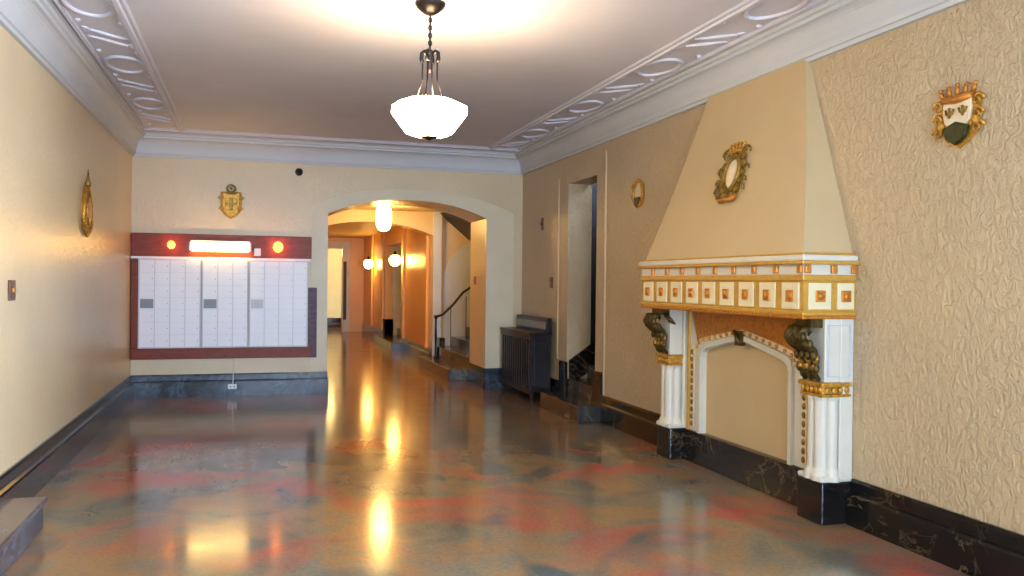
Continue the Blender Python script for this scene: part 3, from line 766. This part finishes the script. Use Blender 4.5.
# ------------------------------------------------------------------ small wall fittings
def plate(name, label, cat, loc, rz, w_, h, mat, mat2, dep=.012):
    t = thing(name, label, cat, loc, (0, 0, rz))
    MB().box((-w_ / 2, -dep, -h / 2), (w_ / 2, 0, h / 2)).build('plate', mat, t, .004)
    MB().box((-w_ * .14, -dep - .014, -h * .12), (w_ * .14, -dep + .001, h * .12)).build('toggle', mat2, t, .003)
plate('light_switch', 'small brown switch plate on the left wall at the picture edge', 'switch', (XL, 6.08, 1.415), pi / 2, .14, .13, 'brown', 'brass')
plate('light_switch', 'brown switch plate on the right wall above the slatted cabinet', 'switch', (XR, 10.24, 1.50), -pi / 2, .10, .14, 'brown', 'brass')
plate('wall_thermostat', 'small dark plate high on the right wall near the back corner', 'thermostat', (XR, 10.62, 2.27), -pi / 2, .08, .16, 'brown', 'iron')
plate('light_switch', 'small dark switch on the inner jamb of the arch', 'switch', (AX1, 12.1, 1.52), -pi / 2, .09, .12, 'brown', 'brass')
t = thing('motion_sensor', 'small round dark sensor high on the back wall', 'sensor', (.533, YB, 2.915))
MB().lathe([(.05, 0), (.05, -.02), (.035, -.03)], (0, 0, 0), 16, 'y').build('sensor_base', 'bronze', t)
MB().ball((0, -.03, 0), (.032, .025, .032), 12, 8).build('lens', 'bronze', t)
t = thing('power_outlet', 'small white outlet box on the blue-grey baseboard of the back wall', 'outlet', (-.275, YB - .035, .125))
MB().box((-.055, -.03, -.032), (.055, 0, .032)).build('box', 'white', t, .006)
m = MB(); m.box((-.03, -.032, -.012), (-.012, -.029, .012)); m.box((.012, -.032, -.012), (.03, -.029, .012)); m.build('sockets', 'plate', t)
tag(MB().tube([(-.27, YB - .05, .155), (-.265, YB - .045, .25), (-.262, YB - .02, .33), (-.262, YB - .012, .44), (-.262, YB - .012, .484)], .007, 8).build('power_cable', 'white'), 'thin white cable between the outlet box and the mailbox frame', 'cable')

# ------------------------------------------------------------------ slatted cabinet against the right wall by the arch
cx0, cx1, cy0, cy1 = 3.28, 3.56, 10.06, 11.36
t = thing('slatted_cabinet', 'dark wooden slatted cabinet against the right wall beside the arch', 'cabinet', (cx0, cy0, 0))
W_, L_ = cx1 - cx0, cy1 - cy0
MB().box((.02, .02, .13), (W_, L_ - .02, .84)).build('body', 'ebony', t, .005)
MB().box((-.015, -.015, .84), (W_, L_ + .015, .872)).build('top', 'ebony', t, .008)
MB().box((.22, .0, .872), (W_ , L_, 1.05)).build('back_board', 'ebony', t, .006)
m = MB(); m.box((.205, .06, .91), (.221, L_ - .06, 1.0)); lab(m.build('back_inlay', 'plate', t, .004), 'grey strip in the back board')
MB().box((-.005, 0, .10), (.03, L_, .16)).build('bottom_rail', 'ebony', t, .005)
MB().box((-.005, 0, .78), (.03, L_, .84)).build('top_rail', 'ebony', t, .005)
for k in range(13):
    y = .06 + (L_ - .12) * k / 12
    MB().box((-.003, y - .022, .16), (.022, y + .022, .78)).build('slat', 'ebony', t, .006)
for x in (.02, W_ - .04):
    for y in (.02, L_ - .06):
        MB().loft([[(x + .005, y + .005, 0), (x + .035, y + .005, 0), (x + .035, y + .035, 0), (x + .005, y + .035, 0)], [(x, y, .14), (x + .04, y, .14), (x + .04, y + .04, .14), (x, y + .04, .14)]]).build('leg', 'ebony', t, .003)
m = MB(); m.box((.05, -.0, .2), (W_ - .05, .021, .78)); m.build('end_panel', 'ebony', t, .008)

# ------------------------------------------------------------------ camera
cam = bpy.data.cameras.new('camera'); co = bpy.data.objects.new('camera', cam); COL.objects.link(co)
yaw, pit, rol, f = 0.29295796, -0.00687813, 0.01062192, 850.0
F = Vector((sin(yaw) * cos(pit), cos(yaw) * cos(pit), sin(pit))); Rt = Vector((cos(yaw), -sin(yaw), 0)); U = Rt.cross(F)
R2 = cos(rol) * Rt + sin(rol) * U; U2 = -sin(rol) * Rt + cos(rol) * U
mt = Matrix((R2, U2, -F)).transposed().to_4x4(); mt.translation = (0, 0, 1.5); co.matrix_world = mt
cam.sensor_width = 36; cam.lens = f / 1024 * 36; cam.clip_start = .05
S.camera = co

# ------------------------------------------------------------------ lights
def light(kind, name, loc, power, srgb, size=.1, rot=(0, 0, 0), size_y=None, spot=None):
    l = bpy.data.lights.new(name, kind); l.energy = power; l.color = lin(srgb)
    if kind == 'AREA':
        l.size = size
        if size_y: l.shape = 'RECTANGLE'; l.size_y = size_y
    elif kind in ('POINT', 'SPOT'): l.shadow_soft_size = size
    o = bpy.data.objects.new(name, l); COL.objects.link(o); o.location = loc; o.rotation_euler = rot
    return o
light('POINT', 'chandelier_bulb', (1.068, 5.435, 2.66), 20, (1, .93, .82), .06)
light('POINT', 'yellow_room_bulb', (2.2, YE + 1.3, 2.4), 14, (1, .86, .55), .15)
for nm, loc, rot, sx, sy in (('window_portal', ((FX0 + FX1) / 2, YF - .3, FZ / 2), (pi / 2, 0, 0), FX1 - FX0, FZ), ('window_portal', (XR + .33, (WR0 + WR1) / 2, (WRA + WRZ) / 2), (0, pi / 2, 0), WRZ - WRA, WR1 - WR0)):
    o = light('AREA', nm, loc, 1, (1, 1, 1), sx, rot, sy); o.data.cycles.is_portal = True
W = bpy.data.worlds.new('sky'); S.world = W; W.use_nodes = True
bg = W.node_tree.nodes['Background']; bg.inputs[0].default_value = (*lin((.78, .88, 1.0)), 1); bg.inputs[1].default_value = 24

S.view_settings.view_transform = 'Standard'; S.view_settings.look = 'None'; S.view_settings.exposure = .72
S.view_settings.gamma = 1; S.view_settings.use_curve_mapping = False
S.cycles.use_denoising = True
S.cycles.max_bounces = 10; S.cycles.diffuse_bounces = 6
S.cycles.sample_clamp_indirect = 6
